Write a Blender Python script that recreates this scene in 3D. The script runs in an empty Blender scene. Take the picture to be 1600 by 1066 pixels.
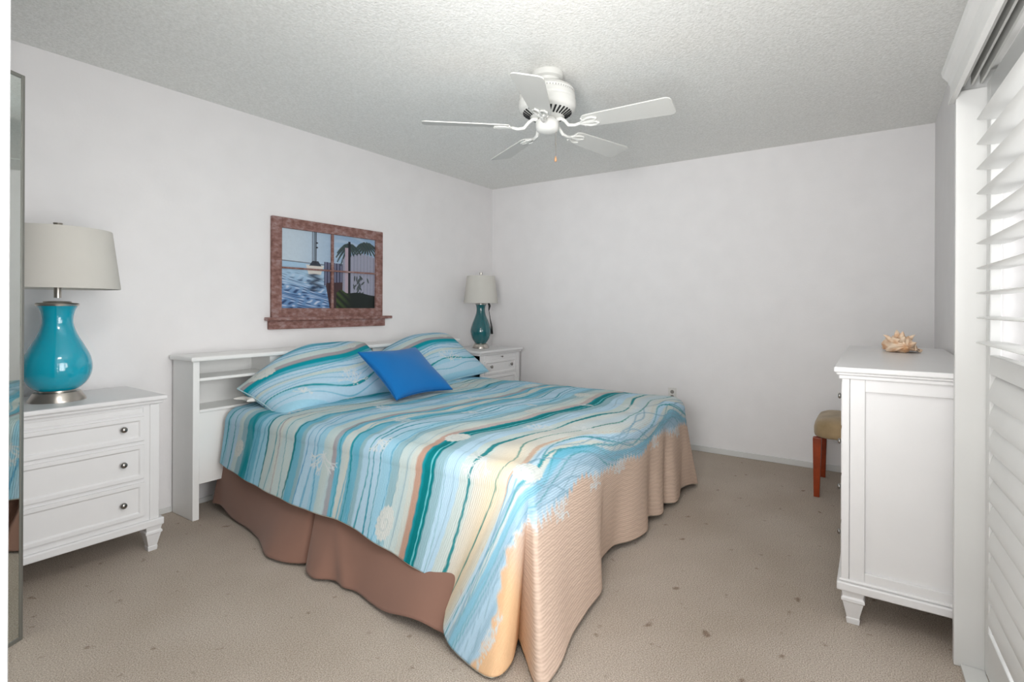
import bpy, bmesh, math, random
import numpy as np
from mathutils import Vector, Matrix
PI = math.pi
S = bpy.context.scene
COL = S.collection
random.seed(7)
rng = np.random.RandomState(3)

# ------------------------------------------------------------------ camera
cam_d = bpy.data.cameras.new('camera'); cam = bpy.data.objects.new('camera', cam_d); COL.objects.link(cam)
YAW, ROLL, FPX, HY = 0.59995, 0.0043325, 830.0, 480.0
cam.location = (-4.54043, -3.36289, 1.19164)
F = Vector((math.cos(YAW), math.sin(YAW), 0)); R = Vector((math.sin(YAW), -math.cos(YAW), 0)); U = R.cross(F)
R2 = R*math.cos(ROLL) + U*math.sin(ROLL); U2 = -R*math.sin(ROLL) + U*math.cos(ROLL)
cam.rotation_euler = Matrix((R2, U2, -F)).transposed().to_euler()
cam_d.sensor_width = 36; cam_d.lens = FPX/1600*36
cam_d.shift_y = (HY-533)/1600
cam_d.clip_start = 0.02
S.camera = cam

# ------------------------------------------------------------------ world, lights, exposure
S.view_settings.view_transform = 'Standard'; S.view_settings.look = 'None'
S.view_settings.gamma = 1; S.view_settings.use_curve_mapping = False
S.view_settings.exposure = 0.0
w = bpy.data.worlds.new('sky'); S.world = w; w.use_nodes = True
bg = w.node_tree.nodes['Background']; bg.inputs[0].default_value = (0.93, 0.96, 1, 1); bg.inputs[1].default_value = 1.05

def area(name, loc, direction, sx, sy, power, color=(1, 1, 1), spread=180):
    d = bpy.data.lights.new(name, 'AREA'); d.shape = 'RECTANGLE'; d.size = sx; d.size_y = sy; d.energy = power; d.color = color; d.spread = math.radians(spread)
    o = bpy.data.objects.new(name, d); COL.objects.link(o); o.location = loc
    o.rotation_euler = Vector(direction).to_track_quat('-Z', 'Y').to_euler()
    return o
area('daylight_through_door', (-3.55, -4.4, 1.25), (-.02, 1, .08), 2.2, 2.0, 50, spread=120)
area('entry_fill_light', (-4.0, -2.75, 2.40), (0, 0, -1), .5, .5, 10)  # added fill below the ceiling, out of view; no fixture is known here
area('upward_fill_light', (-4.9, -3.0, 1.2), (0.6, 0.25, .9), .9, .9, 50)  # added fill tilted upward to brighten the ceiling, not a real lamp
area('forward_fill_light', (-4.95, -3.1, 1.5), (3.9, 1.5, .3), .5, .5, 8.4, spread=70)  # added fill behind the camera, aimed at the back wall
area('low_fill_light', (-4.6, -3.0, .6), (2.9, 1.6, 2.5), .9, .9, 9.5, spread=110)  # invented low source, added to lift the ceiling and far side

# ------------------------------------------------------------------ materials
def lin(c):
    c = np.asarray(c, float)/255.0
    return np.where(c <= 0.04045, c/12.92, ((c+0.055)/1.055)**2.4)
def lc(*c): return tuple(lin(c)) + (1,)
def mat(name, c, rough=0.5, metal=0.0, spec=0.5, bump=None, var=None, trans=0, sheen=0, coat=0):
    """bump=(scale, strength, distance); var=(scale, colour2, low, high)"""
    m = bpy.data.materials.new(name); m.use_nodes = True; n = m.node_tree.nodes; L = m.node_tree.links
    b = n['Principled BSDF']; b.inputs['Roughness'].default_value = rough; b.inputs['Metallic'].default_value = metal
    b.inputs['Specular IOR Level'].default_value = spec
    if coat: b.inputs['Coat Weight'].default_value = coat; b.inputs['Coat Roughness'].default_value = 0.05
    if sheen: b.inputs['Sheen Weight'].default_value = sheen
    tc = n.new('ShaderNodeTexCoord')
    nz = n.new('ShaderNodeTexNoise'); nz.inputs['Scale'].default_value = (var or (6,))[0]; nz.inputs['Detail'].default_value = 5
    L.new(tc.outputs['Object'], nz.inputs['Vector'])
    mx = n.new('ShaderNodeMix'); mx.data_type = 'RGBA'
    mr = n.new('ShaderNodeMapRange')
    c2 = var[1] if var else tuple(max(0, x*0.985) for x in c)
    mr.inputs['From Min'].default_value = var[2] if var else 0.3; mr.inputs['From Max'].default_value = var[3] if var else 0.7
    L.new(nz.outputs['Fac'], mr.inputs['Value']); L.new(mr.outputs['Result'], mx.inputs['Factor'])
    mx.inputs['A'].default_value = lc(*c); mx.inputs['B'].default_value = lc(*c2)
    L.new(mx.outputs['Result'], b.inputs['Base Color'])
    if bump:
        bz = n.new('ShaderNodeTexNoise'); bz.inputs['Scale'].default_value = bump[0]; bz.inputs['Detail'].default_value = 3
        L.new(tc.outputs['Object'], bz.inputs['Vector'])
        bp = n.new('ShaderNodeBump'); bp.inputs['Strength'].default_value = bump[1]; bp.inputs['Distance'].default_value = bump[2]
        L.new(bz.outputs['Fac'], bp.inputs['Height']); L.new(bp.outputs['Normal'], b.inputs['Normal'])
    return m

MW = mat('wall_paint', (238, 236, 236), 0.75, spec=0.2, bump=(70, 0.12, 0.004))
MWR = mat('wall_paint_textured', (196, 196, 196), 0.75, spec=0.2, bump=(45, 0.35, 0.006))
MC = mat('ceiling_texture', (246, 246, 243), 0.9, spec=0.1, bump=(85, 0.55, 0.008), var=(90, (232, 232, 228), 0.35, 0.65))
MT = mat('white_trim_paint', (217, 217, 215), 0.35, spec=0.35)
MF = mat('white_furniture_paint', (228, 227, 227), 0.3, spec=0.45)
MHB = mat('headboard_paint', (240, 240, 238), 0.32, spec=0.45)
MFAN = mat('fan_white', (218, 218, 214), 0.4)
MBLADE = mat('fan_blade_white', (206, 206, 202), 0.4)
MVENT = mat('fan_vent_dark', (30, 30, 30), 0.8)
MCHROME = mat('brushed_nickel', (190, 184, 176), 0.28, 1.0, bump=(300, 0.05, 0.001))
MKNOB = mat('pewter_knob', (150, 147, 143), 0.22, 1.0)
MGREY = mat('grey_metal_frame', (140, 140, 134), 0.4, 0.7)
MSHADE = mat('lampshade_linen', (206, 203, 196), 0.85, spec=0.1, bump=(400, 0.2, 0.001))
MTURQ = mat('turquoise_glass', (0, 160, 186), 0.06, spec=0.6, coat=0.6)
MTEAL = mat('teal_glass', (16, 92, 98), 0.07, spec=0.6, coat=0.6)
MBLACK = mat('black_plastic', (22, 22, 24), 0.5)
MCUBSHADE = mat('cubby_shade_dark', (38, 36, 36), 0.8)  # shade of the headboard recess put into a dark colour
MSKIRT = mat('brown_skirt_cloth', (140, 106, 92), 0.8, spec=0.15, sheen=0.2, bump=(500, 0.15, 0.001))
MCUSH = mat('blue_cushion_cloth', (8, 108, 178), 0.75, spec=0.2, sheen=0.15, bump=(350, 0.25, 0.001))
MPIPE = mat('blue_cushion_piping', (10, 94, 158), 0.7, spec=0.2)
MMATT = mat('mattress_ticking', (222, 214, 204), 0.8, spec=0.2, bump=(120, 0.2, 0.002))
MPILW = mat('white_pillowcase', (234, 230, 224), 0.8, spec=0.2)
MWOOD = mat('cherry_stool_leg', (160, 64, 24), 0.3, spec=0.5, var=(14, (128, 46, 14), 0.35, 0.65))
MSEAT = mat('tan_microfibre', (172, 148, 114), 0.85, spec=0.15, sheen=0.25, var=(8, (146, 126, 94), 0.35, 0.65))
MPLATE = mat('outlet_plate', (226, 224, 220), 0.4)
MSLOT = mat('outlet_slot', (140, 136, 131), 0.6)
MSHELL = mat('conch_shell', (246, 222, 196), 0.5, bump=(60, 0.5, 0.004), var=(24, (218, 160, 108), 0.46, 0.72))
MSHELLIN = mat('shell_mouth', (110, 58, 40), 0.5)
MPWOOD = mat('knob_wood', (196, 150, 112), 0.5)
MTRACK = mat('track_grey', (205, 206, 203), 0.5)
MPATIO = mat('patio_concrete', (226, 222, 215), 0.8, var=(3, (210, 206, 198), 0.3, 0.7))

def carpet():
    m = mat('beige_carpet', (186, 173, 158), 0.95, spec=0.05)
    n = m.node_tree.nodes; L = m.node_tree.links; b = n['Principled BSDF']; tc = n['Texture Coordinate']
    def noise(sc, det=3):
        z = n.new('ShaderNodeTexNoise'); z.inputs['Scale'].default_value = sc; z.inputs['Detail'].default_value = det
        L.new(tc.outputs['Object'], z.inputs['Vector']); return z
    def rampmix(fac, lo, hi, a, bcol):
        r = n.new('ShaderNodeMapRange'); r.inputs['From Min'].default_value = lo; r.inputs['From Max'].default_value = hi
        L.new(fac, r.inputs['Value']); x = n.new('ShaderNodeMix'); x.data_type = 'RGBA'; L.new(r.outputs['Result'], x.inputs['Factor'])
        if isinstance(a, tuple): x.inputs['A'].default_value = a
        else: L.new(a, x.inputs['A'])
        x.inputs['B'].default_value = bcol; return x.outputs['Result']
    fine = noise(230, 4); mid = noise(2.2, 5); stain = noise(4.5, 3); spots = noise(16, 2)
    c = rampmix(fine.outputs['Fac'], 0.36, 0.64, lc(219, 207, 194), lc(171, 157, 144))
    def darken(c, fac, lo, hi, col):
        return rampmix(fac, lo, hi, c, col)
    c1 = n.new('ShaderNodeMix'); c1.data_type = 'RGBA'; c1.blend_type = 'MULTIPLY'; L.new(c, c1.inputs['A'])
    rr = rampmix(mid.outputs['Fac'], 0.35, 0.7, lc(255, 255, 255), lc(240, 238, 235)); L.new(rr, c1.inputs['B']); c1.inputs['Factor'].default_value = 1
    c2 = n.new('ShaderNodeMix'); c2.data_type = 'RGBA'; c2.blend_type = 'MULTIPLY'; L.new(c1.outputs['Result'], c2.inputs['A'])
    rr = rampmix(spots.outputs['Fac'], 0.67, 0.76, lc(255, 255, 255), lc(205, 195, 188)); L.new(rr, c2.inputs['B']); c2.inputs['Factor'].default_value = 1
    L.new(c2.outputs['Result'], b.inputs['Base Color'])
    bp = n.new('ShaderNodeBump'); bp.inputs['Strength'].default_value = 0.7; bp.inputs['Distance'].default_value = 0.012
    L.new(fine.outputs['Fac'], bp.inputs['Height']); L.new(bp.outputs['Normal'], b.inputs['Normal'])
    return m
MCARPET = carpet()

def glassy(name, t=0.93):
    m = bpy.data.materials.new(name); m.use_nodes = True; n = m.node_tree.nodes; L = m.node_tree.links
    n.remove(n['Principled BSDF']); a = n.new('ShaderNodeBsdfTransparent'); g = n.new('ShaderNodeBsdfGlossy'); g.inputs['Roughness'].default_value = 0.02
    x = n.new('ShaderNodeMixShader'); x.inputs[0].default_value = 1-t
    L.new(a.outputs[0], x.inputs[1]); L.new(g.outputs[0], x.inputs[2]); L.new(x.outputs[0], n['Material Output'].inputs[0]); return m
MGLASS = glassy('door_glass')
MMIRROR = mat('mirror_silver', (214, 218, 214), 0.02, 1.0)

def wood_frame():
    m = mat('weathered_red_wood', (134, 96, 88), 0.6, spec=0.25)
    n = m.node_tree.nodes; L = m.node_tree.links; b = n['Principled BSDF']; tc = n['Texture Coordinate']
    mp = n.new('ShaderNodeMapping'); mp.inputs['Scale'].default_value = (7, 7, 12); L.new(tc.outputs['Object'], mp.inputs['Vector'])
    z = n.new('ShaderNodeTexNoise'); z.inputs['Scale'].default_value = 3.2; z.inputs['Detail'].default_value = 5; z.inputs['Roughness'].default_value = 0.55
    L.new(mp.outputs[0], z.inputs['Vector'])
    cr = n.new('ShaderNodeValToRGB'); e = cr.color_ramp.elements
    e[0].position = 0.34; e[0].color = lc(118, 84, 76); e[1].position = 0.70; e[1].color = lc(162, 138, 136)
    k = e.new(0.5); k.color = lc(140, 104, 97)
    L.new(z.outputs['Fac'], cr.inputs['Fac']); L.new(cr.outputs['Color'], b.inputs['Base Color'])
    return m
MFRAME = wood_frame()

def painted(name, attr='pattern', rough=0.85, quilt=False, spec=0.15):
    m = bpy.data.materials.new(name); m.use_nodes = True; n = m.node_tree.nodes; L = m.node_tree.links
    b = n['Principled BSDF']; b.inputs['Roughness'].default_value = rough; b.inputs['Specular IOR Level'].default_value = spec
    a = n.new('ShaderNodeAttribute'); a.attribute_name = attr
    tc = n.new('ShaderNodeTexCoord')
    nz = n.new('ShaderNodeTexNoise'); nz.inputs['Scale'].default_value = 160 if quilt else 60; L.new(tc.outputs['Object'], nz.inputs['Vector'])
    mr = n.new('ShaderNodeMapRange'); mr.inputs['To Min'].default_value = 0.93; mr.inputs['To Max'].default_value = 1.05
    L.new(nz.outputs['Fac'], mr.inputs['Value'])
    mx = n.new('ShaderNodeVectorMath'); mx.operation = 'SCALE'; L.new(a.outputs['Color'], mx.inputs[0]); L.new(mr.outputs['Result'], mx.inputs['Scale'])
    L.new(mx.outputs[0], b.inputs['Base Color'])
    if quilt:
        wv = n.new('ShaderNodeTexWave'); wv.wave_type = 'BANDS'; wv.bands_direction = 'Y'; wv.inputs['Scale'].default_value = 34
        wv.inputs['Distortion'].default_value = 3.0; wv.inputs['Detail'].default_value = 2; wv.inputs['Detail Scale'].default_value = 1.2
        L.new(tc.outputs['UV'], wv.inputs['Vector'])
        bp = n.new('ShaderNodeBump'); bp.inputs['Strength'].default_value = 0.35; bp.inputs['Distance'].default_value = 0.003
        L.new(wv.outputs['Fac'], bp.inputs['Height']); L.new(bp.outputs['Normal'], b.inputs['Normal'])
    return m

# ------------------------------------------------------------------ mesh helpers
class M:
    def __init__(s): s.v = []; s.f = []
    def add(s, vs, fs):
        o = len(s.v); s.v += [tuple(p) for p in vs]; s.f += [tuple(i+o for i in f) for f in fs]; return s
    def box(s, x0, x1, y0, y1, z0, z1):
        return s.add([(x0,y0,z0),(x1,y0,z0),(x1,y1,z0),(x0,y1,z0),(x0,y0,z1),(x1,y0,z1),(x1,y1,z1),(x0,y1,z1)],
                     [(0,3,2,1),(4,5,6,7),(0,1,5,4),(1,2,6,5),(2,3,7,6),(3,0,4,7)])
    def lathe(s, prof, c=(0,0,0), n=40, ax='z', sx=1, sy=1):
        """prof: [(r,h)] from one end to the other; capped when r==0"""
        vs = []; fs = []
        for r, h in prof:
            for k in range(n):
                a = 2*PI*k/n; p = (r*math.cos(a)*sx, r*math.sin(a)*sy, h)
                if ax == 'y': p = (p[0], p[2], p[1])
                if ax == 'x': p = (p[2], p[0], p[1])
                vs.append((p[0]+c[0], p[1]+c[1], p[2]+c[2]))
        for j in range(len(prof)-1):
            for k in range(n):
                a, b = j*n+k, j*n+(k+1) % n
                fs.append((a, b, b+n, a+n) if ax != 'y' else (a, a+n, b+n, b))
        return s.add(vs, fs)
    def tube(s, pts, r, n=8, cap=True):
        pts = [Vector(p) for p in pts]; vs = []; fs = []; up = Vector((0.123, 0.456, 0.88)).normalized()
        for i, p in enumerate(pts):
            t = (pts[min(i+1, len(pts)-1)] - pts[max(i-1, 0)]).normalized()
            a = t.cross(up).normalized(); b = t.cross(a)
            rr = r[i] if isinstance(r, (list, tuple)) else r
            for k in range(n): vs.append(p + (a*math.cos(2*PI*k/n) + b*math.sin(2*PI*k/n))*rr)
        for i in range(len(pts)-1):
            for k in range(n): fs.append((i*n+k, i*n+(k+1) % n, (i+1)*n+(k+1) % n, (i+1)*n+k))
        if cap: fs.append(tuple(range(n))[::-1]); fs.append(tuple((len(pts)-1)*n+k for k in range(n)))
        return s.add(vs, fs)
    def prism(s, poly, z0, z1):
        n = len(poly); vs = [(x, y, z0) for x, y in poly] + [(x, y, z1) for x, y in poly]
        fs = [tuple(range(n))[::-1], tuple(range(n, 2*n))] + [(k, (k+1) % n, (k+1) % n+n, k+n) for k in range(n)]
        return s.add(vs, fs)
    def frusta(s, rings):
        """rings: [(x0,x1,y0,y1,z)] stacked rectangles"""
        vs = []; fs = []
        for x0, x1, y0, y1, z in rings: vs += [(x0,y0,z),(x1,y0,z),(x1,y1,z),(x0,y1,z)]
        for j in range(len(rings)-1):
            for k in range(4): fs.append((j*4+k, j*4+(k+1) % 4, (j+1)*4+(k+1) % 4, (j+1)*4+k))
        fs.append((0,3,2,1)); o = (len(rings)-1)*4; fs.append((o,o+1,o+2,o+3))
        return s.add(vs, fs)
    def xf(s, fn): s.v = [tuple(fn(Vector(p))) for p in s.v]; return s
    def build(s, name, m, parent=None, bevel=0, smooth=False, loc=None, rz=None, fix=True):
        me = bpy.data.meshes.new(name); me.from_pydata(s.v, [], s.f)
        if fix:
            bm = bmesh.new(); bm.from_mesh(me); bmesh.ops.recalc_face_normals(bm, faces=bm.faces); bm.to_mesh(me); bm.free()
        o = bpy.data.objects.new(name, me); COL.objects.link(o); me.materials.append(m)
        if smooth:
            me.polygons.foreach_set('use_smooth', [True]*len(me.polygons))
            if smooth != 'all':
                bm = bmesh.new(); bm.from_mesh(me)
                for e in bm.edges:
                    if len(e.link_faces) == 2 and e.calc_face_angle(0) > 0.7: e.smooth = False
                bm.to_mesh(me); bm.free()
        if bevel:
            b = o.modifiers.new('bevel', 'BEVEL'); b.width = bevel; b.segments = 2; b.limit_method = 'ANGLE'; b.angle_limit = 0.6
        if parent: o.parent = parent
        if loc is not None: o.location = loc
        if rz is not None: o.rotation_euler.z = rz
        return o

def thing(name, label, cat, loc=(0,0,0), rz=0, group=None):
    o = bpy.data.objects.new(name, None); COL.objects.link(o); o.empty_display_size = 0.1
    o.location = loc; o.rotation_euler.z = rz
    return tag(o, label, cat, group)
def tag(o, label, cat, group=None):
    o['label'] = label; o['category'] = cat
    if group: o['group'] = group
    return o
def struct(name, m, mt, **k):
    o = m.build(name, mt, **k); o['kind'] = 'structure'; return o

# ------------------------------------------------------------------ the room
H = 2.44; YR = -3.69; XB = -5.8
struct('floor', M().box(XB, 0, YR, 0, -0.1, 0), MCARPET)
struct('ceiling', M().box(XB-.15, .15, YR-.15, .15, H, H+0.12), MC)
struct('wall_left', M().box(XB, .15, 0, 0.15, -.1, H), MW)
struct('wall_back', M().box(0, 0.15, YR-.15, 0, -.1, H), MW)
WX0, WX1, WZ = -4.30, -2.235, 1.99
mr = M().box(WX1, 0, YR-.15, YR, -.1, H); mr.box(XB, WX0, YR-.15, YR, -.1, H); mr.box(WX0, WX1, YR-.15, YR, WZ, H)
struct('wall_right', mr, MW)
struct('wall_behind', M().box(XB-.15, XB, YR-.15, .15, -.1, H), MW)
struct('wall_near', M().box(-4.52, -4.374, -2.6, 0, 0, H), MWR, bevel=0.006)
for nm, b in (('baseboard_back', (-0.012, 0, YR, 0, 0, 0.045)), ('baseboard_left', (-4.374, 0, -0.012, 0, 0, 0.03)), ('baseboard_right', (WX1+.05, 0, YR, YR+.012, 0, 0.045))):
    struct(nm, M().box(*b), MT, bevel=0.003)
struct('patio', M().box(-7, 1, -8, YR-.15, -.2, -.06), MPATIO)

# sliding glass door behind the shutters
m = M()
for a, b in ((WX0, WX0+.05), (-3.32, -3.25), (WX1-.05, WX1)): m.box(a, b, YR-.14, YR-.09, 0, WZ)
m.box(WX0, WX1, YR-.14, YR-.09, 0, .06); m.box(WX0, WX1, YR-.14, YR-.09, WZ-.06, WZ)
m.box(-2.50, -2.44, YR-.135, YR-.1, 0.06, WZ-.06)
d1 = struct('door_1', m, MT, bevel=0.004)
g = M().box(WX0+.05, WX1-.05, YR-.118, YR-.112, .06, WZ-.06).build('glass_pane', MGLASS, d1); g['kind'] = 'structure'
# jamb post, head casing, track
struct('trim_1', M().box(WX1, WX1+.035, YR, -3.583, 0, WZ-.07), MT, bevel=0.003)
def rotz(ang, c):
    ca, sa = math.cos(ang), math.sin(ang)
    return lambda p: Vector((c[0]+(p.x-c[0])*ca-(p.y-c[1])*sa, c[1]+(p.x-c[0])*sa+(p.y-c[1])*ca, p.z))
RV = rotz(0.028, (-2.2, -3.575, 0))
vx0, vx1 = -4.6, -2.185
prof = [(-3.583, 1.894), (-3.568, 1.894), (-3.568, 1.912), (-3.572, 1.918), (-3.572, 1.955), (-3.566, 1.972), (-3.552, 1.99), (-3.548, 2.007), (-3.583, 2.012)]
m = M(); n = len(prof)
m.add([(vx0, y, z) for y, z in prof] + [(vx1, y, z) for y, z in prof], [tuple(range(n)), tuple(range(n, 2*n))[::-1]] + [(k, k+n, (k+1) % n+n, (k+1) % n) for k in range(n)])
m.box(vx1-.012, vx1, -3.69, -3.583, 1.894, 2.01); m.box(vx0, vx1, -3.69, -3.583, 1.985, 2.01)
struct('trim_2', m.xf(RV), MT)
m = M()
for y0, y1, z in ((-3.604, -3.598, 1.93), (-3.625, -3.619, 1.93), (-3.648, -3.642, 1.93)): m.box(-4.25, -2.24, y0, y1, z, 1.985)
struct('trim_3', m.xf(RV), MTRACK)
m = M().box(-4.25, -2.24, -3.66, -3.60, 0, 0.012)
struct('trim_4', m.xf(RV), MT)

# shutter panel
sh = thing('plantation_shutter', 'white louvred plantation shutter panel filling the right edge beside the chest', 'shutter', (-2.238, -3.661, 0), 0.040)
def sbox(x0, x1, y0, y1, z0, z1, m=None): return (m or M()).box(x0, x1, y0, y1, z0, z1)
SW = -0.95
sbox(-.05, 0, -.03, 0, .015, 1.93).build('stile', MT, sh, bevel=.003)
sbox(SW, SW+.05, -.03, 0, .015, 1.93).build('stile', MT, sh, bevel=.003)
sbox(SW+.05, -.05, -.03, 0, 1.855, 1.93).build('top_rail', MT, sh, bevel=.003)
sbox(SW+.05, -.05, -.03, 0, 0.985, 1.045).build('middle_rail', MT, sh, bevel=.003)
sbox(SW+.05, -.05, -.03, 0, 0.015, .16).build('bottom_rail', MT, sh, bevel=.003)
def louvres(zs, tilt, name):
    m = M(); n = 12
    for z in zs:
        ring = []
        for k in range(n):
            a = 2*PI*k/n; y = .044*math.cos(a); zz = .0055*math.sin(a)
            ring.append((y*math.cos(tilt)-zz*math.sin(tilt)-.009, z+y*math.sin(tilt)+zz*math.cos(tilt)))
        m.add([(SW+.053, y, q) for y, q in ring]+[(-.053, y, q) for y, q in ring], [tuple(range(n)), tuple(range(n, 2*n))[::-1]]+[(k, k+n, (k+1) % n+n, (k+1) % n) for k in range(n)])
    return m.build(name, MT, sh, smooth=True)
louvres([1.800-.0795*k for k in range(10)], 0.0, 'upper_louvres')
louvres([.945-.0785*k for k in range(10)], -1.27, 'lower_louvres')

# ------------------------------------------------------------------ outlet
ot = thing('wall_outlet', 'small white duplex electrical outlet low on the far wall', 'outlet', (0, -1.928, 0.45))
M().box(-.006, 0, -.035, .035, -.057, .057).build('cover_plate', MPLATE, ot, bevel=.002)
for z in (.021, -.021): M().lathe([(0, -.0075), (.0155, -.0075), (.0165, -.005)], (0, 0, z), 20, 'x').build('receptacle', MSLOT, ot)

# ------------------------------------------------------------------ case furniture
def recess_panel(m, x0, x1, z0, z1, y, t, ins, rec):
    """drawer front facing -y at plane y, thickness t behind it"""
    a = [(x0,y,z0),(x1,y,z0),(x1,y,z1),(x0,y,z1)]
    i = ins; b = [(x0+i,y,z0+i),(x1-i,y,z0+i),(x1-i,y,z1-i),(x0+i,y,z1-i)]
    j = ins+rec; c = [(x0+j,y+rec,z0+j),(x1-j,y+rec,z0+j),(x1-j,y+rec,z1-j),(x0+j,y+rec,z1-j)]
    d = [(x0,y+t,z0),(x1,y+t,z0),(x1,y+t,z1),(x0,y+t,z1)]
    vs = a+b+c+d; fs = []
    for o in (0, 4):
        for k in range(4): fs.append((o+k, o+(k+1) % 4, o+4+(k+1) % 4, o+4+k))
    fs.append((8,9,10,11)); fs.append((15,14,13,12))
    for k in range(4): fs.append((k, 12+k, 12+(k+1) % 4, (k+1) % 4))
    return m.add(vs, fs)
def knob(parent, x, y, z, r=.014, name='knob'):
    pr = [(0, -.026), (r*.55, -.0255), (r*.95, -.021), (r, -.016), (r*.75, -.011), (r*.4, -.008), (r*.4, 0)]
    return M().lathe(pr, (x, y, z), 20, 'y').build(name, MKNOB, parent, smooth='all')
def foot(root, cx, cy, top=.125, s=1.0):
    m = M(); q = lambda h, z: (cx-h*s, cx+h*s, cy-h*s, cy+h*s, z)
    m.frusta([q(.019, 0), q(.021, .018), q(.021, .022), q(.019, .024), q(.032, top*.68), q(.036, top*.70), q(.036, top*.78), q(.031, top*.83), q(.035, top)])
    return m.build('leg', MF, root, bevel=.0015)

def nightstand(label, loc, W, D, Ht, tray, group):
    """front faces -y; local origin at floor centre of the back edge"""
    r = thing('nightstand', label, 'nightstand', loc, 0, group)
    k = Ht/.755; hw = W/2; yf = -D
    m = M().box(-hw+.02, hw-.02, yf+.0165, -.02, .13*k, .72*k)
    for s in (-1, 1):
        m.box(s*(hw-.02)-.04 if s > 0 else -hw+.02-.0, s*(hw-.02) if s > 0 else -hw+.06, yf+.012, yf+.08, .13*k, .715*k)
    m.build('body', MF, r, bevel=.002)
    m = M().box(-hw-.008, hw+.008, yf-.012, 0, .733*k, Ht); m.box(-hw+.004, hw-.004, yf+.002, -.01, .716*k, .733*k)
    m.build('top', MF, r, bevel=.006)
    M().box(-hw-.0, hw+.0, yf, -.01, .122*k, .158*k).build('base_moulding', MF, r, bevel=.006)
    dx = hw-.085
    t = recess_panel(M(), -dx, dx, .676*k, .708*k, yf+.012, .012, .004, .002).build('pull_out_tray', MF, r)
    if tray: knob(t, 0, yf+.012, .692*k, .008)
    for z0, z1, kz in ((.548, .664, .614), (.367, .529, .450), (.186, .348, .262)):
        d = recess_panel(M(), -dx, dx, z0*k, z1*k, yf+.006, .016, .018, .006).build('drawer', MF, r, bevel=.0015)
        for s in (-1, 1): knob(d, s*(dx-.088), yf+.012, kz*k)
    for sx in (-1, 1):
        for y in (yf+.042, -.05): foot(r, sx*(hw-.042), y, .123*k)
    return r
nightstand('white nightstand with three drawers left of the bed, under the turquoise lamp', (-3.73, -.015, 0), .76, .475, .755, False, 'nightstands either side of the bed')
nightstand('white nightstand in the far corner under the dark teal lamp', (-.525, -.015, 0), .665, .49, .80, True, 'nightstands either side of the bed')

# tall dresser, front faces +y
DX0, DX1, DYF, DYB = -2.167, -0.775, -3.259, -3.675
dr = thing('dresser', 'tall white dresser standing against the window wall, its plain side toward the viewer', 'dresser', ((DX0+DX1)/2, DYB, 0))
hl = (DX1-DX0)/2; dd = DYF-DYB
m = M().box(-hl+.012, hl-.012, 0, dd-.01, .13, .935)
for s in (-1, 1):
    x0, x1 = (-hl, -hl+.03) if s < 0 else (hl-.03, hl)
    m.box(x0-.004 if s < 0 else x0, x1 if s < 0 else x1+.004, dd-.025, dd, .13, .935)      # corner post
m.build('body', MF, dr, bevel=.002)
for s in (-1, 1):
    x0, x1 = (-hl, -hl+.014) if s < 0 else (hl-.014, hl)
    m = M()
    m.box(x0, x1, dd-.074, dd-.026, .165, .936); m.box(x0, x1, 0, .05, .165, .936)
    m.box(x0, x1, .05, dd-.074, .881, .936); m.box(x0, x1, .05, dd-.074, .165, .205)
    m.build('side_frame', MF, dr, bevel=.002)
m = M().box(-hl-.022, hl+.022, -.0, dd+.025, .951, .971); m.box(-hl-.016, hl+.016, 0, dd+.018, .941, .951); m.box(-hl-.010, hl+.010, 0, dd+.010, .926, .941)
m.build('top', MF, dr, bevel=.004)
m = M().box(-hl-.016, hl+.016, 0, dd+.014, .128, .160); m.box(-hl-.008, hl+.008, 0, dd+.008, .160, .172)
m.build('base_moulding', MF, dr, bevel=.005)
for row in range(4):
    for c in (0, 1):
        z0 = .19+row*.183; xa = -hl+.05+c*(hl-.04); xb = xa+hl-.06
        m = recess_panel(M(), xa, xb, z0, z0+.168, 0, .014, .018, .006).xf(lambda p: Vector((p.x, dd+.004-p.y, p.z)))
        d = m.build('drawer', MF, dr)
        for kx in (xa+.1, xb-.1):
            kn = M().lathe([(0, .020), (.007, .0195), (.011, .016), (.0115, .012), (.008, .009), (.005, .007), (.005, 0)], (kx, dd, z0+.1), 18, 'y').build('knob', MKNOB, d, smooth='all')
for sx in (-1, 1):
    for y in (.045, dd-.038): foot(dr, sx*(hl-.03), y, .128, 1.05)

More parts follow.
